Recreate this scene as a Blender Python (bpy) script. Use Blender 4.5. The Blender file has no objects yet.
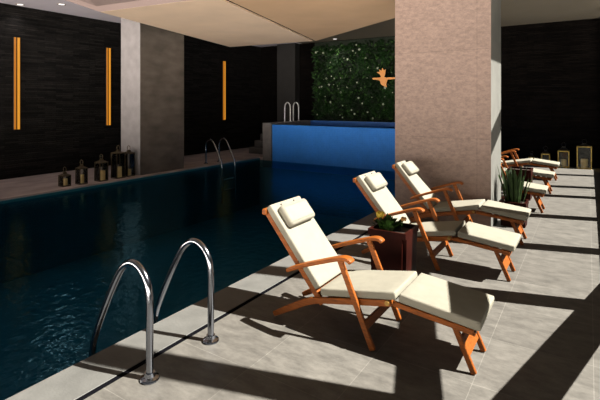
import bpy, bmesh, math, random
from mathutils import Vector, Matrix
random.seed(7)
SC = bpy.context.scene
COL = SC.collection
R = math.radians
CAM_H = 1.65

def P(px, py, z):
    """photo pixel + height -> world point (X across, Y along the pool)"""
    k = (CAM_H - z) / CAM_H; d = py - 103.0
    return Vector((1.3847*k*(px-589)/d, 0.8973*k*(px+388.3)/d, z))

# ------------------------------------------------------------------ materials
MATS = {}
def new_mat(name):
    m = bpy.data.materials.new(name); m.use_nodes = True
    nt = m.node_tree; b = nt.nodes['Principled BSDF']
    MATS[name] = m
    return m, nt, b

def plain(name, col, rough=.5, metal=0., noise=0., nscale=20., bump=0., bscale=80., spec=.5, stretch=(1,1,1)):
    m, nt, b = new_mat(name)
    b.inputs['Roughness'].default_value = rough
    b.inputs['Metallic'].default_value = metal
    b.inputs['Specular IOR Level'].default_value = spec
    b.inputs['Base Color'].default_value = (*col, 1)
    if noise or bump:
        tc = nt.nodes.new('ShaderNodeTexCoord')
        mp = nt.nodes.new('ShaderNodeMapping'); mp.inputs['Scale'].default_value = stretch
        nt.links.new(tc.outputs['Object'], mp.inputs['Vector'])
    if noise:
        n = nt.nodes.new('ShaderNodeTexNoise'); n.inputs['Scale'].default_value = nscale
        n.inputs['Detail'].default_value = 6
        nt.links.new(mp.outputs[0], n.inputs['Vector'])
        cr = nt.nodes.new('ShaderNodeValToRGB')
        cr.color_ramp.elements[0].position = .3; cr.color_ramp.elements[1].position = .7
        cr.color_ramp.elements[0].color = (*[c*(1-noise) for c in col], 1)
        cr.color_ramp.elements[1].color = (*[min(1, c*(1+noise)) for c in col], 1)
        nt.links.new(n.outputs['Fac'], cr.inputs[0]); nt.links.new(cr.outputs[0], b.inputs['Base Color'])
    if bump:
        n2 = nt.nodes.new('ShaderNodeTexNoise'); n2.inputs['Scale'].default_value = bscale
        n2.inputs['Detail'].default_value = 4
        nt.links.new(mp.outputs[0], n2.inputs['Vector'])
        bp = nt.nodes.new('ShaderNodeBump'); bp.inputs['Strength'].default_value = bump
        bp.inputs['Distance'].default_value = .02
        nt.links.new(n2.outputs['Fac'], bp.inputs['Height']); nt.links.new(bp.outputs[0], b.inputs['Normal'])
    return m

def emit(name, col, strength):
    m, nt, b = new_mat(name)
    b.inputs['Base Color'].default_value = (*[c*.1 for c in col], 1)
    b.inputs['Emission Color'].default_value = (*col, 1)
    b.inputs['Emission Strength'].default_value = strength
    return m

def bricks(name, c1, c2, mortar, bw, rh, msize, offset=.5, axes=('X', 'Z'), shift=(0, 0), rough=.6, noise=.2,
           nscale=5., stretch=(1, 1, 1), bump=.3, spec=.5, bias=0.):
    """procedural tiling laid on two world axes"""
    m, nt, b = new_mat(name)
    b.inputs['Roughness'].default_value = rough
    b.inputs['Specular IOR Level'].default_value = spec
    g = nt.nodes.new('ShaderNodeNewGeometry')
    sx = nt.nodes.new('ShaderNodeSeparateXYZ'); nt.links.new(g.outputs['Position'], sx.inputs[0])
    cx = nt.nodes.new('ShaderNodeCombineXYZ')
    for i, a in enumerate(axes):
        ad = nt.nodes.new('ShaderNodeMath'); ad.operation = 'ADD'; ad.inputs[1].default_value = shift[i]
        nt.links.new(sx.outputs[a], ad.inputs[0]); nt.links.new(ad.outputs[0], cx.inputs[i])
    br = nt.nodes.new('ShaderNodeTexBrick')
    br.offset = offset; br.squash = 1
    br.inputs['Scale'].default_value = 1
    br.inputs['Brick Width'].default_value = bw; br.inputs['Row Height'].default_value = rh
    br.inputs['Mortar Size'].default_value = msize; br.inputs['Mortar Smooth'].default_value = .1
    br.inputs['Bias'].default_value = bias
    br.inputs['Color1'].default_value = (*c1, 1); br.inputs['Color2'].default_value = (*c2, 1)
    br.inputs['Mortar'].default_value = (*mortar, 1)
    nt.links.new(cx.outputs[0], br.inputs['Vector'])
    mp = nt.nodes.new('ShaderNodeMapping'); mp.inputs['Scale'].default_value = stretch
    nt.links.new(g.outputs['Position'], mp.inputs['Vector'])
    n = nt.nodes.new('ShaderNodeTexNoise'); n.inputs['Scale'].default_value = nscale; n.inputs['Detail'].default_value = 8
    n.inputs['Roughness'].default_value = .74
    nt.links.new(mp.outputs[0], n.inputs['Vector'])
    mr = nt.nodes.new('ShaderNodeMapRange')
    mr.inputs['From Min'].default_value = .25; mr.inputs['From Max'].default_value = .75
    mr.inputs['To Min'].default_value = 1-noise; mr.inputs['To Max'].default_value = 1+noise
    nt.links.new(n.outputs['Fac'], mr.inputs['Value'])
    mx = nt.nodes.new('ShaderNodeMix'); mx.data_type = 'RGBA'; mx.blend_type = 'MULTIPLY'
    mx.inputs['Factor'].default_value = 1
    nt.links.new(br.outputs['Color'], mx.inputs['A']); nt.links.new(mr.outputs[0], mx.inputs['B'])
    nt.links.new(mx.outputs['Result'], b.inputs['Base Color'])
    if bump:
        mm = nt.nodes.new('ShaderNodeMath'); mm.operation = 'MULTIPLY_ADD'
        mm.inputs[1].default_value = -1; nt.links.new(br.outputs['Fac'], mm.inputs[0])
        nt.links.new(n.outputs['Fac'], mm.inputs[2])
        bp = nt.nodes.new('ShaderNodeBump'); bp.inputs['Strength'].default_value = bump
        bp.inputs['Distance'].default_value = .01
        nt.links.new(mm.outputs[0], bp.inputs['Height']); nt.links.new(bp.outputs[0], b.inputs['Normal'])
    return m

def clear_mat(name, tint, rough, ior, bump=0., bscale=6., gtint=(1, 1, 1)):
    """tinted clear layer (water, pane) with a fresnel reflection"""
    m, nt, b = new_mat(name); nt.nodes.remove(b)
    out = nt.nodes['Material Output']
    tr = nt.nodes.new('ShaderNodeBsdfTransparent'); tr.inputs['Color'].default_value = (*tint, 1)
    gl = nt.nodes.new('ShaderNodeBsdfGlossy'); gl.inputs['Roughness'].default_value = rough
    fr = nt.nodes.new('ShaderNodeFresnel'); fr.inputs['IOR'].default_value = ior
    mx = nt.nodes.new('ShaderNodeMixShader')
    nt.links.new(fr.outputs[0], mx.inputs[0]); nt.links.new(tr.outputs[0], mx.inputs[1]); nt.links.new(gl.outputs[0], mx.inputs[2])
    if bump:
        g = nt.nodes.new('ShaderNodeNewGeometry')
        mp = nt.nodes.new('ShaderNodeMapping'); mp.inputs['Scale'].default_value = (1, 1, 1)
        nt.links.new(g.outputs['Position'], mp.inputs['Vector'])
        n = nt.nodes.new('ShaderNodeTexNoise'); n.inputs['Scale'].default_value = bscale; n.inputs['Detail'].default_value = 2
        nt.links.new(mp.outputs[0], n.inputs['Vector'])
        bp = nt.nodes.new('ShaderNodeBump'); bp.inputs['Strength'].default_value = bump; bp.inputs['Distance'].default_value = .05
        nt.links.new(n.outputs['Fac'], bp.inputs['Height'])
        nt.links.new(bp.outputs[0], gl.inputs['Normal']); nt.links.new(bp.outputs[0], fr.inputs['Normal'])
    gl.inputs['Color'].default_value = (*gtint, 1)
    nt.links.new(mx.outputs[0], out.inputs['Surface'])
    return m

M_floor = bricks('stone_floor_tile', (.098, .092, .081), (.085, .0795, .070), (.138, .13, .115), .6, .6, .0022, 0., ('X', 'Y'),
                 (.576, -2.15), rough=.55, noise=.5, nscale=6, stretch=(.9, 1.9, 1), bump=.2, spec=.3)
M_coping = plain('pale_stone_coping', (.088, .087, .080), .6, noise=.15, nscale=6, bump=.15, bscale=60)
M_postgrey = plain('spa_post_stone', (.15, .14, .14), .7, noise=.2, nscale=6)
M_stepstone = plain('dark_step_stone', (.045, .04, .038), .7, noise=.2, nscale=6)
M_deckfar = plain('far_deck_stone', (.36, .30, .29), .6, noise=.3, nscale=3, bump=.15, bscale=40, stretch=(1, .5, 1))  # pinkish stone, brightness raised in the colour to replace downlight
M_gutter = plain('dark_gutter', (.004, .004, .005), .9, spec=0.)
M_slate = bricks('dark_slate_cladding', (.0012, .001, .001), (.0105, .0092, .0086), (.0004, .0004, .0004), .42, .045, .004, .37,
                 ('Y', 'Z'), rough=.8, noise=.6, nscale=4, bump=.7, spec=.12)
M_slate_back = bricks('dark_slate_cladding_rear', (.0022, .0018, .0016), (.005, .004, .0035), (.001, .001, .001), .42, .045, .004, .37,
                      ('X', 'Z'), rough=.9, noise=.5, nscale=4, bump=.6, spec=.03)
M_ceiling_lit = plain('ceiling_paint_lit', (.66, .62, .70), .8, noise=.03, nscale=3)  # same ceiling, daylight put in as a lighter, cooler colour
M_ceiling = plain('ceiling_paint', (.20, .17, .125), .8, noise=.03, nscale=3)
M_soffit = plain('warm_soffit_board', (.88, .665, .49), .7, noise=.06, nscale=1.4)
M_soffit_shaded = plain('soffit_board_shaded', (.66, .44, .27), .7, noise=.06, nscale=1.4)  # same soffit board, this facet's shade put into a darker colour
M_soffit_light_tint = plain('soffit_board_light_tint', (.30, .225, .21), .7, noise=.05, nscale=1.4)  # same soffit board, pinkish light tint put in, darkened against strong fill
M_pillar = bricks('brown_stone_panel', (.172, .123, .104), (.157, .112, .094), (.12, .086, .072), 1.145, 1.2, .003, 0., ('X', 'Z'), (1.255+1.145*2, .03),
                  rough=.65, noise=.38, nscale=16, stretch=(1, 1, 1.8), bump=.4, spec=.25)
M_pillar_side = plain('pale_pillar_side', (.105, .104, .092), .7, noise=.1, nscale=5)
M_pier_shaded = plain('pier_wall_shaded', (.085, .07, .058), .6, noise=.35, nscale=2.2, bump=.15, bscale=30, stretch=(1, 1, 2.2))  # pier wall, shade of the pool-facing side put into the colour
M_pier_lit = plain('pier_wall_lit', (.225, .21, .214), .7, noise=.12, nscale=5, bump=.1)  # same pier wall, daylight on the narrow side put into the colour
M_spa_tile = bricks('blue_mosaic_tile', (.026, .205, .74), (.032, .222, .77), (.05, .24, .75), .05, .05, .004, 0., ('X', 'Z'),
                    rough=.6, noise=.12, nscale=3, bump=.2, spec=.2)
M_spa_tile_lit = plain('blue_tile_downlit', (.07, .25, .80), .4, noise=.1, nscale=8)  # spa tile with the downlight's brightness put into the colour
M_basin = bricks('pool_mosaic', (.003, .115, .175), (.004, .125, .19), (.005, .1, .15), .05, .05, .004, 0., ('X', 'Y'), rough=.4, noise=.2, nscale=2, bump=0)
M_water = clear_mat('pool_water', (.30, .68, .80), .13, 1.33, .20, 10, (.17, .42, .54))
M_spa_water = clear_mat('spa_water', (.3, .5, .7), .02, 1.33, .08, 7, (.4, .5, .6))
M_glass = clear_mat('lantern_glass', (.93, .94, .93), .05, 1.35)
M_wood = plain('oiled_teak', (.19, .05, .005), .5, noise=.35, nscale=9, bump=.1, bscale=40, stretch=(1.2, 9, 9), spec=.22)
M_cushion = plain('cream_canvas', (.195, .184, .146), .9, noise=.05, nscale=14, bump=.12, bscale=20, spec=.1)
M_pillow = plain('cream_canvas_pillow', (.20, .19, .152), .9, noise=.04, nscale=14, bump=.12, bscale=22, spec=.1)
M_brass = plain('brass', (.30, .18, .05), .45, .8)
M_button = plain('dark_button', (.05, .035, .03), .5)
M_chrome = plain('polished_steel', (.27, .285, .32), .15, 1.)
M_steel = plain('brushed_steel', (.62, .62, .62), .42, .6)
M_bronze = plain('dark_bronze', (.06, .042, .02), .45, .4)
M_black = plain('black_metal', (.012, .011, .01), .4, .6)
M_goldframe = plain('aged_brass_frame', (.75, .52, .12), .5, .3, noise=.3, nscale=20)
M_candle = plain('cream_candle', (.95, .72, .34), .6)
M_darkframe = plain('dark_anodised_frame', (.02, .02, .022), .5)
M_pot = plain('red_brown_glaze', (.017, .0026, .0014), .5, noise=.4, nscale=5, spec=.06)
M_soil = plain('dark_soil', (.03, .02, .012), .9, noise=.3, nscale=40)
M_leaf = plain('blade_leaf', (.012, .025, .005), .6, noise=.7, nscale=14, spec=.15)
M_leaf2 = plain('rosette_leaf', (.016, .042, .005), .55, noise=.4, nscale=18, spec=.2)
M_yellow = plain('yellow_bloom', (.32, .22, .01), .6)
M_orange = plain('orange_bloom', (.26, .12, .02), .6)
M_gold = plain('gold_sheet', (.60, .25, .06), .45, .2)
M_strip = emit('amber_strip', (1., .40, .035), .66)
M_strip_dim = emit('amber_strip_dim', (1., .33, .02), .40)
M_lens = emit('downlight_lens', (1., .93, .88), 1.6)
M_wallgreen = plain('living_wall_felt', (.006, .012, .005), .9)
M_foliage = plain('wall_foliage', (.0032, .014, .002), .6, noise=.85, nscale=2.2, spec=.15)
M_foliage2 = plain('wall_foliage_pale', (.016, .045, .008), .6, noise=.6, nscale=3, spec=.15)
M_blossom = plain('white_blossom', (.24, .27, .2), .7)
M_ground = plain('terrace_paving', (.12, .115, .10), .8, noise=.1, nscale=2)
M_sky_block = plain('sky_block_hedge', (.012, .022, .01), .9, noise=.4, nscale=5)
M_column = plain('charcoal_column', (.008, .0072, .007), .6, noise=.3, nscale=4)

# ------------------------------------------------------------------ object helpers
def link(name, me, mat=None, parent=None):
    o = bpy.data.objects.new(name, me); COL.objects.link(o)
    if mat is not None:
        for m in (mat if isinstance(mat, (list, tuple)) else [mat]): me.materials.append(m)
    if parent: o.parent = parent
    return o
def obj(name, bm, mat, parent=None, smooth=False):
    bmesh.ops.recalc_face_normals(bm, faces=bm.faces)
    me = bpy.data.meshes.new(name); bm.to_mesh(me); bm.free()
    if smooth:
        for p in me.polygons: p.use_smooth = True
        me.set_sharp_from_angle(angle=R(40))
    return link(name, me, mat, parent)
def thing(name, label, cat, loc=(0, 0, 0), rotz=0, group=None):
    o = bpy.data.objects.new(name, None); COL.objects.link(o)
    o.location = loc; o.rotation_euler = (0, 0, rotz); o.empty_display_size = .1
    return tag(o, label, cat, group)
def tag(o, label, cat, group=None):
    o['label'] = label; o['category'] = cat
    if group: o['group'] = group
    return o
def struct(name, bm, mat, label=None, cat=None):
    o = obj(name, bm, mat); o['kind'] = 'structure'
    if label: o['label'] = label
    if cat: o['category'] = cat
    return o
def dup(root, loc, label=None, group=None):
    r = root.copy(); COL.objects.link(r); r.location = loc
    if label: r['label'] = label
    if group: r['group'] = group
    for ch in list(root.children):
        c = ch.copy(); COL.objects.link(c); c.parent = r
        for g in list(ch.children):
            d = g.copy(); COL.objects.link(d); d.parent = c
    return r

# ------------------------------------------------------------------ shape helpers
def box(bm, x0, x1, y0, y1, z0, z1, bevel=0., seg=1, mi=0):
    n0 = set(bm.faces)
    vs = [bm.verts.new((x, y, z)) for x in (x0, x1) for y in (y0, y1) for z in (z0, z1)]
    F = [(0, 1, 3, 2), (4, 6, 7, 5), (0, 4, 5, 1), (2, 3, 7, 6), (0, 2, 6, 4), (1, 5, 7, 3)]
    fs = [bm.faces.new([vs[i] for i in f]) for f in F]
    if bevel:
        es = {e for f in fs for e in f.edges}
        bmesh.ops.bevel(bm, geom=list(es), offset=bevel, segments=seg, profile=.5, affect='EDGES')
    for f in bm.faces:
        if f not in n0: f.material_index = mi
    return bm
def B(*a, **k): return box(bmesh.new(), *a, **k)

def ribbon(bm, pts, th, y0, y1, bevel=.004, seg=1, ths=None):
    """bar whose profile follows pts in the x-z plane, extruded from y0 to y1"""
    pts = [Vector(p) for p in pts]; n = len(pts); L = []; Rr = []
    for i, p in enumerate(pts):
        t = (pts[min(i+1, n-1)] - pts[max(i-1, 0)]).normalized()
        nn = Vector((-t.y, t.x))
        h = (ths[i] if ths else th) / 2
        if 0 < i < n-1:
            a = (pts[i]-pts[i-1]).normalized(); c = max(.5, Vector((-a.y, a.x)).dot(nn)); h /= c
        L.append(p + nn*h); Rr.append(p - nn*h)
    ring = L + Rr[::-1]
    a = [bm.verts.new((p.x, y0, p.y)) for p in ring]; b = [bm.verts.new((p.x, y1, p.y)) for p in ring]
    k = len(ring); fs = []
    for i in range(n-1):
        for v in (a, b):
            fs.append(bm.faces.new((v[i], v[i+1], v[k-2-i], v[k-1-i])))
    for i in range(k):
        j = (i+1) % k
        fs.append(bm.faces.new((a[i], a[j], b[j], b[i])))
    if bevel:
        bmesh.ops.recalc_face_normals(bm, faces=bm.faces)
        es = [e for e in bm.edges if len(e.link_faces) == 2 and e.calc_face_angle(0) > R(35) and all(f in fs for f in e.link_faces)]
        bmesh.ops.bevel(bm, geom=es, offset=bevel, segments=seg, profile=.5, affect='EDGES')
    return bm
def RB(*a, **k): return ribbon(bmesh.new(), *a, **k)

def tube(bm, pts, r, seg=12, caps=True):
    pts = [Vector(p) for p in pts]; n = len(pts); rings = []
    up = None
    for i, p in enumerate(pts):
        t = (pts[min(i+1, n-1)] - pts[max(i-1, 0)]).normalized()
        if up is None:
            up = Vector((0, 1, 0)) if abs(t.y) < .9 else Vector((1, 0, 0))
        u = (up - t*up.dot(t)).normalized(); up = u; w = t.cross(u)
        rr = r[i] if isinstance(r, (list, tuple)) else r
        rings.append([bm.verts.new(p + (u*math.cos(2*math.pi*k/seg) + w*math.sin(2*math.pi*k/seg))*rr) for k in range(seg)])
    for i in range(n-1):
        for k in range(seg):
            j = (k+1) % seg
            bm.faces.new((rings[i][k], rings[i][j], rings[i+1][j], rings[i+1][k]))
    if caps:
        bm.faces.new(rings[0]); bm.faces.new(rings[-1])
    return bm
def lathe(bm, prof, c=(0, 0, 0), seg=20):
    rings = []
    for r, z in prof:
        if r <= 1e-6: rings.append([bm.verts.new((c[0], c[1], c[2]+z))])
        else: rings.append([bm.verts.new((c[0]+r*math.cos(2*math.pi*k/seg), c[1]+r*math.sin(2*math.pi*k/seg), c[2]+z)) for k in range(seg)])
    for a, b in zip(rings, rings[1:]):
        for k in range(seg):
            j = (k+1) % seg
            va = [a[0]] if len(a) == 1 else [a[k], a[j]]
            vb = [b[0]] if len(b) == 1 else [b[j], b[k]]
            if len(va)+len(vb) > 2: bm.faces.new(va+vb)
    return bm
def smooth_path(pts, n=6):
    """Catmull-Rom through pts"""
    pts = [Vector(p) for p in pts]; out = []
    for i in range(len(pts)-1):
        p0 = pts[max(i-1, 0)]; p1 = pts[i]; p2 = pts[i+1]; p3 = pts[min(i+2, len(pts)-1)]
        for k in range(n):
            t = k/n
            out.append(.5*((2*p1)+(p2-p0)*t+(2*p0-5*p1+4*p2-p3)*t*t+(3*p1-p0-3*p2+p3)*t**3))
    out.append(pts[-1]); return out

# ------------------------------------------------------------------ the setting
PX0, PX1 = -8.49, -2.727          # pool edges
PY0, PY1 = -.2, 10.8
YB, XL, ZC = 13.6, -10.6, 3.8     # rear wall, left wall, ceiling height
XR, YF = .25, -.45                # glazed side, open front end

bm = bmesh.new()
box(bm, -2.358, .46, YF, YB, -.3, 0)            # sun deck
box(bm, PX0, -2.365, YF, PY0, -.3, 0)
struct('floor', bm, M_floor, 'grey stone tile floor around the pool', 'floor')
struct('floor', box(B(XL, PX0, YF, YB, -.3, 0, bevel=.006), PX0-.01, -8.33, PY1, YB, -.3, 0), M_deckfar, 'dim stone deck on the far side of the pool', 'floor')
struct('trim_1', B(PX1, -2.402, PY0, PY1, -.3, .0, bevel=.0015), M_coping, 'pale stone coping along the near pool edge', 'coping')
struct('trim_2', B(-2.402, -2.358, PY0, PY1, -.3, -.004), M_gutter, 'dark drainage slot between coping and floor', 'drain')
struct('wall_left', B(XL-.2, XL, YF, YB+.2, -.3, ZC+.2), M_slate, 'dark slate wall with vertical lamps', 'wall')
struct('wall_back', B(XL, .9, YB, YB+.2, -.3, ZC+.2), M_slate_back, 'very dark rear wall', 'wall')
struct('ceiling', B(XL, -8.7, YF, YB, ZC, ZC+.2), M_ceiling_lit, 'cool grey ceiling strip along the slate wall, daylight painted in', 'ceiling')
struct('ceiling', B(-8.7, .236, YF, YB, ZC, ZC+.2), M_ceiling, 'olive grey ceiling over the sun deck', 'ceiling')
struct('ground', B(.46, 40, YF, 40, -.6, -.3), M_ground, 'pale paved ground outside', 'ground')

# glazed side: posts, sill, two long diagonal braces
bm = bmesh.new()
for y in (13.45, 12.16, 10.44, 9.37, 7.67, 6.03, 4.43, 2.67, .95, -.35):
    box(bm, XR, XR+.2, y-.1, y+.1, -.3, ZC)
box(bm, XR, XR+.2, YF, YB, -.3, .19)
struct('window_1', bm, M_darkframe, 'dark window posts and sill along the sunny side', 'window')
def brace(name, y0, z0, y1, z1, th, label):
    bm = bmesh.new()
    d = Vector((y1-y0, z1-z0)).normalized(); n = Vector((-d.y, d.x))*th/2
    q = [(y0+n.x, z0+n.y), (y1+n.x, z1+n.y), (y1-n.x, z1-n.y), (y0-n.x, z0-n.y)]
    a = [bm.verts.new((XR+.06, *p)) for p in q]; b = [bm.verts.new((XR+.14, *p)) for p in q]
    bm.faces.new(a); bm.faces.new(b[::-1])
    for i in range(4):
        j = (i+1) % 4; bm.faces.new((a[i], a[j], b[j], b[i]))
    struct(name, bm, M_darkframe, label, 'brace')
brace('trim_3', .9, 1.637-.37*2.585, 8.9, 1.637+.37*5.415, .215, 'long diagonal brace rising along the window posts')
brace('trim_4', .9, .768+.309*2.07, 5.0, .768-.309*2.03, .25, 'short diagonal brace falling along the window posts')

# unseen dark block added outside the sunny side to cut low sky light
struct('sky_block_hedge', B(14, 16, YF, 40, -.3, 6), M_sky_block, 'unseen hedge block added outside the windows to cut sky light', 'hedge')

# pillars
o = struct('pillar', B(-2.40, -1.08, 6.28, 7.07, 0, ZC), [M_pillar, M_pillar_side], 'wide brown stone pillar behind the third deck chair', 'pillar')
for p in o.data.polygons:
    if abs(p.normal.x) > .9: p.material_index = 1
o = struct('pillar', B(-9.29, -8.585, 6.55, 7.86, 0, ZC), [M_pier_shaded, M_pier_lit], 'pier at the far pool edge with daylight painted on its narrow side', 'pillar')
for p in o.data.polygons:
    if p.normal.y < -.9: p.material_index = 1
struct('pillar', B(-9.62, -8.83, 13.3, YB, 0, ZC), M_column, 'dim column in the rear left corner', 'pillar')

# folded soffit under the ceiling
ZS = 3.25
A = P(100, 12, ZS); Bc = P(230, 47, ZS); C_ = P(314, 41, ZS); D = P(394, 18, ZS); S = P(225, 0, ZS); E = P(193, 0, ZS)
F0 = P(65, 0, 3.42)
def ext(a, b, k): return a + (b-a)*k
A2 = ext(A, F0, 5.0); E2 = ext(A, E, 2.7); S2 = ext(C_, S, 1.0); D2 = ext(C_, D, 1.42); 
near_r = Vector((-1.7, 3.0, ZS)); nearS = ext(C_, S, 1.3); 
def sheet(name, pts, mat, label, th=.05):
    bm = bmesh.new()
    a = [bm.verts.new(p) for p in pts]; b = [bm.verts.new(Vector(p)+Vector((0, 0, th))) for p in pts]
    bm.faces.new(a); bm.faces.new(b[::-1])
    for i in range(len(a)):
        j = (i+1) % len(a); bm.faces.new((a[i], a[j], b[j], b[i]))
    return struct(name, bm, mat, label, 'ceiling panel')
def inset(p, q, d): return p + (q-p).normalized()*d
sh = .045
SEAM = Vector((1, .26, 0)).normalized()*sh
E3 = Vector((nearS.x, E2.y + .0, ZS))
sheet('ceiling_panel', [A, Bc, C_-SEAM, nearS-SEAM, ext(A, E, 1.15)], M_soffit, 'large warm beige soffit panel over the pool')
sheet('ceiling_panel', [C_+SEAM, D2, near_r, nearS+SEAM], M_soffit_shaded, 'beige soffit panel right of the dark seam, shade painted in')
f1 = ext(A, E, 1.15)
sheet('ceiling_panel', [A+Vector((0,-.004,0)), f1+Vector((0,-.004,0)), nearS-SEAM+Vector((0, -.01, 0)), Vector((-3.8, .6, 3.66)), A2.lerp(F0, .35)], M_soffit_light_tint, 'soffit panel nearest the camera, pinkish light tint painted in')
bm = bmesh.new()
q = [C_, nearS]
n = SEAM*1.3
for s in (0,):
    vs = [bm.verts.new(C_-n+Vector((0,0,.03))), bm.verts.new(C_+n+Vector((0,0,.03))), bm.verts.new(nearS+n+Vector((0,0,.03))), bm.verts.new(nearS-n+Vector((0,0,.03)))]
    f = bm.faces.new(vs)
    g = bmesh.ops.extrude_face_region(bm, geom=[f])
    for v in [v for v in g['geom'] if isinstance(v, bmesh.types.BMVert)]: v.co.z += .08
struct('trim_5', bm, M_gutter, 'dark seam between two soffit panels', 'seam')

# swimming pool: basin + water
pool = thing('swimming_pool', 'long indoor swimming pool with dark teal water', 'pool', (0, 0, 0))
bm = bmesh.new()
ZB = -1.45
box(bm, PX0-.1, PX1+.1, PY0-.1, PY1, ZB-.1, ZB)
box(bm, PX0-.02, PX0+.03, PY0, PY1, ZB, -.035); box(bm, PX1-.03, PX1+.02, PY0, PY1, ZB, -.05)
box(bm, PX0, PX1, PY0-.02, PY0+.03, ZB, -.05); box(bm, PX0, PX1, PY1-.03, PY1, ZB, -.3)
obj('basin', bm, M_basin, pool)
bm = bmesh.new()
vs = [bm.verts.new(v) for v in ((PX0+.03, PY0+.03, -.085), (PX1-.03, PY0+.03, -.085), (PX1-.03, PY1-.03, -.085), (PX0+.03, PY1-.03, -.085))]
bm.faces.new(vs)
obj('water_surface', bm, M_water, pool)

# raised spa pool
spa = thing('spa_pool', 'raised spa pool with blue mosaic front wall', 'pool', (0, 0, 0))
obj('front_wall', B(-8.0, -2.42, 10.8, 11.0, -.3, 1.0, bevel=.012), M_spa_tile, spa)
obj('side_wall', B(-8.33, -8.0, 10.76, 13.2, -.3, 1.05, bevel=.006), M_postgrey, spa)
obj('side_wall', B(-2.62, -2.40, 11.0, 13.0, -.3, 1.0), M_spa_tile, spa)
obj('rear_wall', B(-8.0, -2.42, 13.0, 13.2, -.3, 1.05), M_spa_tile_lit, spa)
obj('basin', B(-8.0, -2.62, 11.0, 13.0, .1, .2), M_spa_tile, spa)
bm = bmesh.new()
bm.faces.new([bm.verts.new(v) for v in ((-8.0, 11.0, .91), (-2.62, 11.0, .91), (-2.62, 13.0, .91), (-8.0, 13.0, .91))])
obj('water_surface', bm, M_spa_water, spa)

st = thing('steps', 'dim low stone steps left of the raised spa pool', 'steps', (-8.9, 11.4, 0))
for i in range(3):
    obj('step', B(-.5, .56, .3*i, 1.58,   .2*i, .2*(i+1), bevel=.008), M_stepstone, st)

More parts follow.
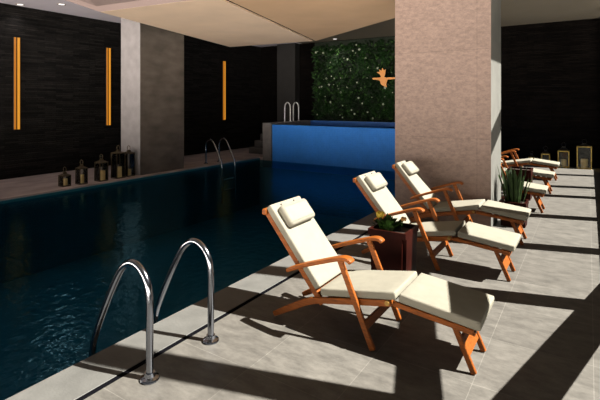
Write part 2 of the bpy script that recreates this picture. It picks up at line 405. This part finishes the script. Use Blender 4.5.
# ------------------------------------------------------------------ steamer deck chairs
def make_chair(label):
    """local x along the chair (foot end +), y across, z up"""
    t = thing('deck_chair', label, 'deck chair', (0, 0, 0), 0, 'teak steamer deck chairs by the pool')
    O = 1.35
    def q(*pts): return [(x+O, z) for x, z in pts]
    w = M_wood
    b0 = Vector((-1.64+O, .215)); b1 = Vector((-2.13+O, .80)); u = (b1-b0).normalized(); nb = Vector((u.y, -u.x))
    if nb.x < 0: nb = -nb
    LB = (b1-b0).length
    for s in (-1, 1):
        def yy(a, b): return (s*a, s*b) if s > 0 else (s*b, s*a)
        rail = smooth_path([Vector(p) for p in q((-1.09, .335), (-1.45, .262), (-1.70, .205), (-1.86, .125), (-2.045, .022))], 4)
        obj('seat_rail', RB(rail, .042, *yy(.194, .220), ths=[.044]*8+[.05]*4+[.05, .047, .044, .04, .036]), w, t)
        obj('back_rail', RB([b0-u*.03, b1+u*.02], .044, *yy(.178, .203)), w, t)
        leg = RB(q((-1.452, .565), (-1.205, 0.006)), .042, *yy(.234, .258))
        for v in leg.verts:
            if v.co.z < .03: v.co.z = max(v.co.z, 0.0)
        obj('front_leg', leg, w, t)
        arm = smooth_path([Vector(p) for p in q((-1.872, .415), (-1.73, .478), (-1.56, .54), (-1.43, .583), (-1.375, .587), (-1.345, .567))], 4)
        a = RB(arm, .028, *yy(.234, .302), bevel=.009, seg=2, ths=[.024]+[.028]*19+[.022])
        tube(a, [(-1.825+O, s*.195, .44), (-1.825+O, s*.25, .44)], .011, 8)
        obj('armrest', a, w, t, True)
        hg = bmesh.new()
        tube(hg, [(-1.11+O, s*.216, .338), (-1.11+O, s*.240, .338)], .016, 14)
        obj('hinge', hg, M_brass, t, True)
        obj('foot_rail', RB(q((-1.09, .325), (-.58, .272)), .036, *yy(.168, .192)), w, t)
        fl = RB(q((-.705, .275), (-.585, .004)), .036, *yy(.135, .159))
        for v in fl.verts: v.co.z = max(v.co.z, 0.0)
        obj('foot_leg', fl, w, t)
    obj('top_rail', B(b1.x-.018, b1.x+.022, -.232, .232, b1.y-.024, b1.y+.024, bevel=.01, seg=2), w, t)
    # slatted panels
    def slats(c0, c1, n, th, half, wd):
        bm = bmesh.new(); c0 = Vector(c0); c1 = Vector(c1); d = (c1-c0).normalized()
        for i in range(n):
            c = c0.lerp(c1, (i+.5)/n)
            ribbon(bm, [c-d*wd/2, c+d*wd/2], th, -half, half, bevel=0)
        return bm
    obj('back_panel', slats(b0+nb*.014, b1+nb*.014, 9, .012, .18, .055), w, t)
    obj('seat_panel', slats(*q((-1.60, .237), (-1.10, .340)), 7, .012, .207, .055), w, t)
    obj('foot_panel', slats(*q((-1.06, .338), (-.58, .287)), 6, .012, .17, .055), w, t)
    obj('stretcher', RB(q((-1.276, .175), (-1.254, .125)), .026, -.236, .236), w, t)
    obj('stretcher', RB(q((-.672, .19), (-.622, .085)), .022, -.136, .136), w, t)
    obj('stretcher', RB(q((-.62, .262), (-.575, .255)), .03, -.17, .17), w, t)
    # cushions
    def cushion(name, p0, p1, th, half, mat, bev=.013, parent=t, sag=0):
        n = 8; pts = [Vector(p0).lerp(Vector(p1), i/n) for i in range(n+1)]
        bm = RB(pts, th, -half, half, bevel=bev, seg=3)
        return obj(name, bm, mat, parent, True)
    cb = nb*.049
    cushion('back_cushion', b0+u*.075+cb, b1+u*.015+cb, .056, .212, M_cushion)
    s0, s1 = q((-1.625, .262), (-1.055, .366)); f0, f1 = q((-1.035, .360), (-.532, .304))
    cushion('seat_cushion', Vector(s0)+Vector((0, .026)), Vector(s1)+Vector((0, .026)), .054, .224, M_cushion)
    cushion('leg_cushion', Vector(f0)+Vector((0, .026)), Vector(f1)+Vector((0, .026)), .058, .224, M_cushion)
    cp = nb*(.049+.028+.03)
    pl = cushion('headrest_pillow', b0+u*(LB-.215)+cp, b0+u*(LB-.035)+cp, .068, .175, M_pillow, .027)
    for s in (-1, 1):
        c = b1 + nb*.078 - u*.012
        k = bmesh.new(); tube(k, [(c.x-nb.x*.006, s*.09, c.y-nb.y*.006), (c.x+nb.x*.006, s*.09, c.y+nb.y*.006)], .007, 8)
        obj('button', k, M_button, pl)
    return t
chair_labels = [
    (2.995, 'teak deck chair with cream cushions nearest the camera, right of the near pool ladder'),
    (4.655, 'teak deck chair with cream cushions just behind the planter of green rosette leaves'),
    (5.885, 'teak deck chair with cream cushions standing right in front of the brown pillar'),
    (7.725, 'deck chair beyond the pillar, its leg cushion just right of the snake plant'),
    (9.40, 'middle one of the three deck chairs half hidden beyond the brown pillar'),
    (11.05, 'farthest deck chair, nearest to the lanterns along the dark rear wall')]
chair = make_chair(chair_labels[0][1]); chair.location = (-1.35, chair_labels[0][0], 0)
for y, lab in chair_labels[1:]:
    dup(chair, (-1.35+{4.655: -.032, 5.885: -.06}.get(y, 0), y, 0), lab)

# ------------------------------------------------------------------ pool ladders
def make_ladder(label, group):
    """local +x away from the pool; flanges at x=0"""
    t = thing('pool_ladder', label, 'pool ladder', (0, 0, 0), 0, group)
    prof = [(0, 0.0), (0, .22), (0, .46), (-.02, .57), (-.085, .645), (-.165, .665), (-.24, .63), (-.30, .565), (-.40, .40), (-.52, .17), (-.575, .02), (-.59, -.15), (-.59, -.6), (-.59, -1.0)]
    path = [prof[0], prof[1]] + [tuple(v) for v in smooth_path([Vector(p) for p in prof[2:]], 5)]
    for s in (-1, 1):
        bm = bmesh.new(); tube(bm, [(x, s*.256, z) for x, z in path], .022, 14)
        r = obj('handrail', bm, M_chrome, t, True)
        fb = bmesh.new(); lathe(fb, [(.0, 0), (.055, 0), (.058, .008), (.054, .016), (.034, .024), (.030, .045), (.0, .045)], (0, s*.256, 0), 20)
        obj('flange', fb, M_chrome, r, True)
    for z in (-.38, -.66):
        obj('tread', B(-.63, -.55, -.256, .256, z-.015, z+.015, bevel=.005), M_chrome, t)
    return t
lad = make_ladder('near chrome pool ladder with two tall curved handrails in the foreground', 'chrome pool ladders')
lad.location = (-2.2, 2.002, 0)
l2 = dup(lad, (-8.72, 9.02, 0), 'distant chrome pool ladder on the far deck past the grey pier')
l2.rotation_euler = (0, 0, math.pi)

def arch_rail(y, label):
    pts = [(-8.42, y, .60), (-8.42, y, 1.2)] + [tuple(v) for v in smooth_path([(-8.42, y, 1.40), (-8.41, y, 1.56), (-8.36, y, 1.645), (-8.31, y, 1.665), (-8.26, y, 1.645), (-8.21, y, 1.56), (-8.20, y, 1.40), (-8.20, y, 1.05)], 4)]
    t = thing('grab_rail', label, 'handrail', (0, 0, 0), 0, 'grab rails on the spa wall')
    bm = bmesh.new(); tube(bm, pts, .02, 10); obj('rail', bm, M_steel, t, True)
    for x, z in ((-8.42, .60), (-8.20, 1.05)):
        f = bmesh.new(); lathe(f, [(0, 0), (.045, 0), (.045, .012), (.026, .02), (0, .02)], (x, y, z), 14)
        obj('flange', f, M_steel, t, True)
arch_rail(12.07, 'steel arched grab rail on the spa wall, left one of two')
arch_rail(12.57, 'steel arched grab rail on the spa wall, right one of two')

# ------------------------------------------------------------------ lanterns
def lantern(label, loc, w, hb, frame, group, candle=(.3, .25), roof=.3, top=None, rot=0., ring=.05, cap=None):
    cap = cap or frame
    t = thing('lantern', label, 'lantern', loc, rot, group)
    h = w/2; p = max(.006, w*.035)
    obj('base', B(-h, h, -h, h, 0, .018, bevel=.003), frame, t)
    for sx in (-1, 1):
        for sy in (-1, 1):
            obj('post', B(sx*(h-p)-p*.9, sx*(h-p)+p*.9, sy*(h-p)-p*.9, sy*(h-p)+p*.9, .018, hb), frame, t)
    bm = bmesh.new()
    for a in (-1, 1):
        box(bm, -h, h, a*(h-p)-p, a*(h-p)+p, hb-.02, hb); box(bm, a*(h-p)-p, a*(h-p)+p, -h, h, hb-.02, hb)
    obj('top_frame', bm, frame, t)
    bm = bmesh.new()
    rh = roof*w
    lo = [bm.verts.new((sx*h*.94, sy*h*.94, hb)) for sx, sy in ((-1, -1), (1, -1), (1, 1), (-1, 1))]
    up = [bm.verts.new((sx*h*.34, sy*h*.34, hb+rh)) for sx, sy in ((-1, -1), (1, -1), (1, 1), (-1, 1))]
    bm.faces.new(lo); bm.faces.new(up[::-1])
    for i in range(4):
        j = (i+1) % 4; bm.faces.new((lo[i], lo[j], up[j], up[i]))
    box(bm, -h*.3, h*.3, -h*.3, h*.3, hb+rh, hb+rh+.03)
    obj('roof', bm, cap, t)
    bm = bmesh.new()
    pts = [(ring*math.sin(a), 0, hb+rh+.03+ring+ -ring*math.cos(a)) for a in [2*math.pi*k/16 for k in range(17)]]
    tube(bm, pts, .0065, 6, False)
    obj('handle', bm, cap, t, True)
    bm = bmesh.new(); cr, ch = candle[0]*w, candle[1]*hb
    lathe(bm, [(0, 0), (cr, 0), (cr, ch), (cr*.85, ch+.004), (0, ch-.006)], (0, 0, .018), 18)
    tube(bm, [(0, 0, .018+ch-.006), (0, 0, .018+ch+.02)], .003, 6)
    obj('candle', bm, M_candle, t, True)
    bm = bmesh.new(); g = h-p
    for a in (-1, 1):
        box(bm, -g, g, a*g-.002, a*g+.002, .018, hb-.02); box(bm, a*g-.002, a*g+.002, -g, g, .018, hb-.02)
    obj('glass', bm, M_glass, t)
    return t
GL = 'lanterns on the far pool deck'
lantern('smallest black lantern on the far deck, leftmost of the row', (-8.75, 4.90, 0), .17, .22, M_bronze, GL, (.3, .55), .16)
lantern('black lantern with a slim candle, second from left on the far deck', (-8.70, 5.22, 0), .17, .33, M_bronze, GL, (.28, .5), .16)
lantern('black lantern with a thick candle in the middle of the far deck row', (-8.70, 5.66, 0), .20, .40, M_bronze, GL, (.4, .48), .16)
lantern('tall black lantern on the far deck, left of the two by the pale pier', (-8.72, 6.08, 0), .22, .56, M_bronze, GL, (.34, .4), .1)
lantern('tall dark lantern touching the pale pier edge, rightmost on the far deck', (-8.74, 6.36, 0), .2, .53, M_bronze, GL, (.28, .25), .12)
GR = 'brass lanterns along the rear wall'
lantern('tiny brass lantern by the rear wall, leftmost of its row', (-1.29, 13.38, 0), .14, .21, M_goldframe, GR, (.3, .4), .35, ring=.035, cap=M_black)
lantern('small brass lantern second from left along the rear wall', (-.96, 13.38, 0), .2, .32, M_goldframe, GR, (.26, .35), .3, cap=M_black)
lantern('mid sized brass lantern second from right along the rear wall', (-.55, 13.37, 0), .25, .42, M_goldframe, GR, (.26, .42), .3, cap=M_black)
lantern('largest brass lantern by the rear wall, rightmost of its row', (-.10, 13.36, 0), .32, .56, M_goldframe, GR, (.24, .38), .12, cap=M_black)

# ------------------------------------------------------------------ planters
def pot_mesh(w, h):
    bm = bmesh.new(); a = w/2; b = a*.9; th = .022
    def ring(r, z): return [bm.verts.new((sx*r, sy*r, z)) for sx, sy in ((-1, -1), (1, -1), (1, 1), (-1, 1))]
    rs = [ring(b, 0), ring(a*.985, h-.05), ring(a, h-.05), ring(a, h), ring(a-th, h), ring(a-th, h-.05)]
    bm.faces.new(rs[0]); bm.faces.new(rs[-1])
    for p, q in zip(rs, rs[1:]):
        for i in range(4):
            j = (i+1) % 4; bm.faces.new((p[i], p[j], q[j], q[i]))
    es = [e for e in bm.edges if abs(e.verts[0].co.z-e.verts[1].co.z) > .1]
    bmesh.ops.bevel(bm, geom=es, offset=.03, segments=4, affect='EDGES')
    return bm
def blade(base, ang, lean, L, w, curl=.5, seg=7, tip=.08, fold=.25):
    """a strap leaf rising from base, leaning outwards"""
    bm = bmesh.new(); d = Vector((math.cos(ang), math.sin(ang), 0)); s = Vector((-d.y, d.x, 0)); rows = []
    p = Vector(base)
    for i in range(seg+1):
        t = i/seg; el = math.pi/2 - lean - curl*t*t
        dirn = d*math.cos(el) + Vector((0, 0, 1))*math.sin(el)
        nrm = d*(-math.sin(el)) + Vector((0, 0, 1))*math.cos(el)
        ww = w*.5*(math.sin(math.pi*(.22+.6*t)) if t < .98 else tip)
        rows.append((bm.verts.new(p - s*ww + nrm*ww*fold), bm.verts.new(p - nrm*ww*.12), bm.verts.new(p + s*ww + nrm*ww*fold)))
        p = p + dirn*(L/seg)
    for a, b in zip(rows, rows[1:]):
        bm.faces.new((a[0], a[1], b[1], b[0])); bm.faces.new((a[1], a[2], b[2], b[1]))
    return bm
def planter(label, loc, w, h, kind):
    t = thing('potted_plant' if kind else 'planter', label, 'planter', loc)
    obj('pot', pot_mesh(w, h), M_pot, t)
    a = w/2-.024
    obj('soil', B(-a, a, -a, a, h-.06, h-.035), M_soil, t)
    rnd = random.Random(len(label))
    if kind == 'rosette':
        for i in range(60):
            r = .02+.07*rnd.random(); an = i*2.4+rnd.random()*.5
            c = (r*math.cos(an)-.06, r*math.sin(an)+.02, h-.036)
            obj('leaf', blade(c, an, .15+.8*rnd.random(), .07+.06*rnd.random(), .034, .6), M_leaf2, t, True)
        for (x, y, z, rr, m) in ((-.115, -.03, h+.10, .036, M_yellow), (.085, .02, h+.075, .024, M_orange)):
            bm = bmesh.new()
            for k in range(9):
                an = k*2.4; d = Vector((math.cos(an), math.sin(an), 0))*(rr*.55 if k else 0)
                bmesh.ops.create_icosphere(bm, subdivisions=1, radius=rr*.62, matrix=Matrix.Translation(Vector((x, y, z))+d+Vector((0, 0, rr*.3*math.sin(k*1.7)))))
            fl = obj('flower', bm, m, t, True)
            bm = bmesh.new(); tube(bm, [(x*.6, y, h-.036), (x*.9, y, h+.05), (x, y, z)], .004, 6)
            obj('stem', bm, M_leaf2, fl, True)
    elif kind == 'snake':
        for i in range(46):
            r = .015+.10*math.sqrt(rnd.random()); an = i*2.4+rnd.random()*.4
            c = (r*math.cos(an), r*math.sin(an), h-.036)
            obj('leaf', blade(c, an, .06+.26*rnd.random()*(r/.12), .32+.22*rnd.random(), .034+.012*rnd.random(), .28*rnd.random(), tip=.05), M_leaf, t, True)
    return t
planter('red brown square planter with green rosette leaves between the two nearest deck chairs', (-1.465, 3.80, 0), .345, .545, 'rosette')
planter('square planter of upright snake plant leaves right of the brown pillar', (-.855, 6.66, 0), .33, .33, 'snake')
planter('red brown planter behind the snake plant, between two farther deck chairs', (-1.0, 8.56, 0), .37, .52, None)

# ------------------------------------------------------------------ wall lamps
def wall_lamp(y, label):
    t = thing('wall_lamp', label, 'wall lamp', (XL, y, 1.06), 0, 'tall amber strip lamps on the slate wall')
    obj('housing', B(0, .03, -.062, .062, 0, 2.04, bevel=.004), M_black, t)
    a = obj('light_strip', B(.03, .042, -.058, -.018, .01, 2.03), M_strip_dim, t); a['label'] = 'dimmer amber strip'
    obj('light_strip', B(.03, .042, .010, .058, .01, 2.03), M_strip, t)
wall_lamp(4.85, 'tall double amber strip lamp, leftmost on the slate wall')
wall_lamp(7.08, 'tall amber strip lamp on the slate wall just left of the pale pier')
wall_lamp(11.5, 'tall amber strip lamp on the slate wall right of the grey pier')

# ------------------------------------------------------------------ downlights
def downlight(loc, label, power, size=70):
    t = thing('downlight', label, 'downlight', loc, 0, 'recessed ceiling downlights')
    bm = bmesh.new(); lathe(bm, [(.062, 0), (.085, -.006), (.088, 0), (.088, .004), (.062, .004)], (0, 0, 0), 24)
    obj('trim_ring', bm, M_ceiling, t, True)
    bm = bmesh.new(); lathe(bm, [(0, -.004), (.062, -.004), (.062, .002), (0, .002)], (0, 0, 0), 24)
    obj('lens', bm, M_lens, t, True)
    L = bpy.data.lights.new('downlight_bulb', 'SPOT'); L.energy = power; L.spot_size = R(size); L.spot_blend = .6
    L.color = (1, .90, .84); L.shadow_soft_size = .12
    o = bpy.data.objects.new('downlight_bulb', L); COL.objects.link(o); o.parent = t; o.location = (0, 0, -.14)
DZ = ZC-.001
p = P(61.5, 4.3, DZ); downlight(p, 'bright recessed downlight in the ceiling left of the soffit', 20, 150)
p = P(20, 4.6, DZ); downlight((XL+.18, p.y, DZ), 'dimmer recessed downlight in the ceiling at the left picture edge', 14, 120)
p = P(337, 39.5, DZ); downlight((p.x, 13.2, DZ), 'recessed downlight in the ceiling above the green living wall', 40, 110)

# ------------------------------------------------------------------ living wall and bird emblem
rnd = random.Random(3)
lw = bmesh.new()
GX0, GX1, GZ0, GZ1 = -8.15, -2.4, 1.12, 3.66
box(lw, GX0, GX1, YB-.06, YB-.005, 0, GZ1+.12, mi=0)
def leafq(c, L, w, mi):
    a = rnd.uniform(0, 2*math.pi); t = Vector((math.cos(a), -rnd.uniform(.2, .9), math.sin(a)-.35)).normalized()
    s = t.cross(Vector((0, -1, 0)))
    s = s.normalized() if s.length > .01 else Vector((1, 0, 0))
    n = s.cross(t)
    v = [lw.verts.new(c), lw.verts.new(c+t*L*.45+s*w+n*w*.3), lw.verts.new(c+t*L), lw.verts.new(c+t*L*.45-s*w+n*w*.3)]
    for f in (lw.faces.new((v[0], v[1], v[2])), lw.faces.new((v[0], v[2], v[3]))): f.material_index = mi
for i in range(7000):
    x = rnd.uniform(GX0+.02, GX1-.02); z = rnd.uniform(GZ0, GZ1-.03)
    leafq(Vector((x, YB-.05-rnd.random()*.05, z)), rnd.uniform(.08, .2), rnd.uniform(.02, .05), 1 if rnd.random() < .85 else 2)
for i in range(110):
    x = rnd.uniform(GX0+.1, GX1-.1); z = rnd.uniform(GZ0, GZ1-.05)
    c = Vector((x, YB-.14, z)); r = rnd.uniform(.018, .05)
    for k in range(5):
        an = k*1.2566; dd = Vector((math.cos(an), -.25, math.sin(an)))*r; ee = Vector((-math.sin(an), 0, math.cos(an)))*r*.45
        f = lw.faces.new([lw.verts.new(c), lw.verts.new(c+dd*.6+ee), lw.verts.new(c+dd), lw.verts.new(c+dd*.6-ee)]); f.material_index = 3
g = obj('living_wall', lw, [M_wallgreen, M_foliage, M_foliage2, M_blossom])
tag(g, 'dark green living wall of small leaves and white blossoms behind the spa', 'living wall'); g['kind'] = 'stuff'

YE = YB-.31
def wp(px, py):
    """pixel -> point on the plane of the emblem"""
    df = .8973*(px+388.3)/YE; z = CAM_H*(1+(103-py)/df); return (1.3847*(px-589)/df, z)
def flat(name, pix, parent, y0, y1, mat=M_gold):
    bm = bmesh.new(); pts = [wp(*p) for p in pix]
    a = [bm.verts.new((x, y0, z)) for x, z in pts]; b = [bm.verts.new((x, y1, z)) for x, z in pts]
    bm.faces.new(a); bm.faces.new(b[::-1])
    for i in range(len(a)):
        j = (i+1) % len(a); bm.faces.new((a[i], a[j], b[j], b[i]))
    return obj(name, bm, mat, parent)
bird = thing('bird_emblem', 'gold hovering bird emblem mounted on the green living wall', 'wall emblem')
flat('body', [(372, 78.2), (374, 77.6), (379, 77.6), (382, 76.6), (385.5, 77.2), (388, 79.5), (386, 81.5), (382, 82.2), (379.5, 80.6), (376, 79.6), (373, 79.6)], bird, YE, YE+.03)
flat('wing', [(381, 77), (379.5, 74), (376.8, 72.4), (379.6, 71.8), (379, 69.4), (381.6, 70.8), (382.2, 67.8), (383.6, 70.4), (385.6, 69.2), (385.2, 73.2), (384, 77)], bird, YE+.002, YE+.03)
flat('wing', [(379.6, 80.2), (381, 84.4), (383.4, 86), (386.6, 87.2), (386, 84.2), (387, 80.6)], bird, YE+.002, YE+.03)
flat('tail', [(386, 77.8), (388.6, 77.2), (395, 77.4), (399, 77), (399, 78.6), (394, 79), (388.5, 79.6)], bird, YE+.004, YE+.03)
bm = bmesh.new()
for px in (380, 385): 
    x, z = wp(px, 79); tube(bm, [(x, YE+.02, z), (x, YB-.2, z)], .008, 6)
obj('standoff', bm, M_gold, bird)

# ------------------------------------------------------------------ light
az = math.atan2(.287, .958)      # sun stands to the right (+X) and a little beyond (+Y)
el = R(49)
sun = bpy.data.lights.new('sun', 'SUN'); sun.energy = 21.0; sun.angle = R(.6); sun.color = (1, .955, .88)
so = bpy.data.objects.new('sun', sun); COL.objects.link(so)
d = Vector((-math.cos(az)*math.cos(el), -math.sin(az)*math.cos(el), -math.sin(el)))
so.rotation_euler = d.to_track_quat('-Z', 'Y').to_euler(); so.location = (12, 6, 14)

w = bpy.data.worlds.new('sky'); SC.world = w; w.use_nodes = True
bg = w.node_tree.nodes['Background']
nt = w.node_tree
# dim sunny side; bright fill band added past open end (-Y) for the soffit
tc = nt.nodes.new('ShaderNodeTexCoord'); sp = nt.nodes.new('ShaderNodeSeparateXYZ')
nt.links.new(tc.outputs['Generated'], sp.inputs[0])
def ramp(sock, a, b, ca, cb):
    m = nt.nodes.new('ShaderNodeMapRange'); m.interpolation_type = 'SMOOTHSTEP'
    m.inputs['From Min'].default_value = a; m.inputs['From Max'].default_value = b
    nt.links.new(sock, m.inputs['Value'])
    x = nt.nodes.new('ShaderNodeMix'); x.data_type = 'RGBA'
    nt.links.new(m.outputs[0], x.inputs['Factor'])
    for sk, c in (('A', ca), ('B', cb)):
        if isinstance(c, tuple): x.inputs[sk].default_value = (*c, 1)
        else: nt.links.new(c, x.inputs[sk])
    return x.outputs['Result']
fill_band = ramp(sp.outputs['Z'], -.03, .05, (17.5, 15.8, 13.8), (.15, .15, .15))
near = ramp(sp.outputs['Z'], -.42, -.26, (.25, .24, .22), fill_band)
side = ramp(sp.outputs['Z'], -.02, .05, (.03, .03, .028), (.10, .125, .135))
pan = ramp(sp.outputs['Y'], -.55, -.15, near, side)
nt.links.new(pan, bg.inputs['Color'])
bg.inputs['Strength'].default_value = 1.0

# ------------------------------------------------------------------ camera
cam = bpy.data.cameras.new('camera'); co = bpy.data.objects.new('camera', cam); COL.objects.link(co)
co.location = (0, 0, CAM_H)
co.rotation_euler = (math.pi/2, 0, math.atan(289/446))
cam.sensor_width = 36; cam.lens = 446/600*36; cam.shift_y = -97/600; cam.clip_start = .02
SC.camera = co
SC.view_settings.view_transform = 'Standard'; SC.view_settings.look = 'None'
SC.view_settings.gamma = 1; SC.view_settings.use_curve_mapping = False
SC.view_settings.exposure = 0.0
SC.cycles.use_denoising = True
SC.cycles.max_bounces = 10; SC.cycles.diffuse_bounces = 5; SC.cycles.transparent_max_bounces = 12
SC.cycles.sample_clamp_indirect = 6
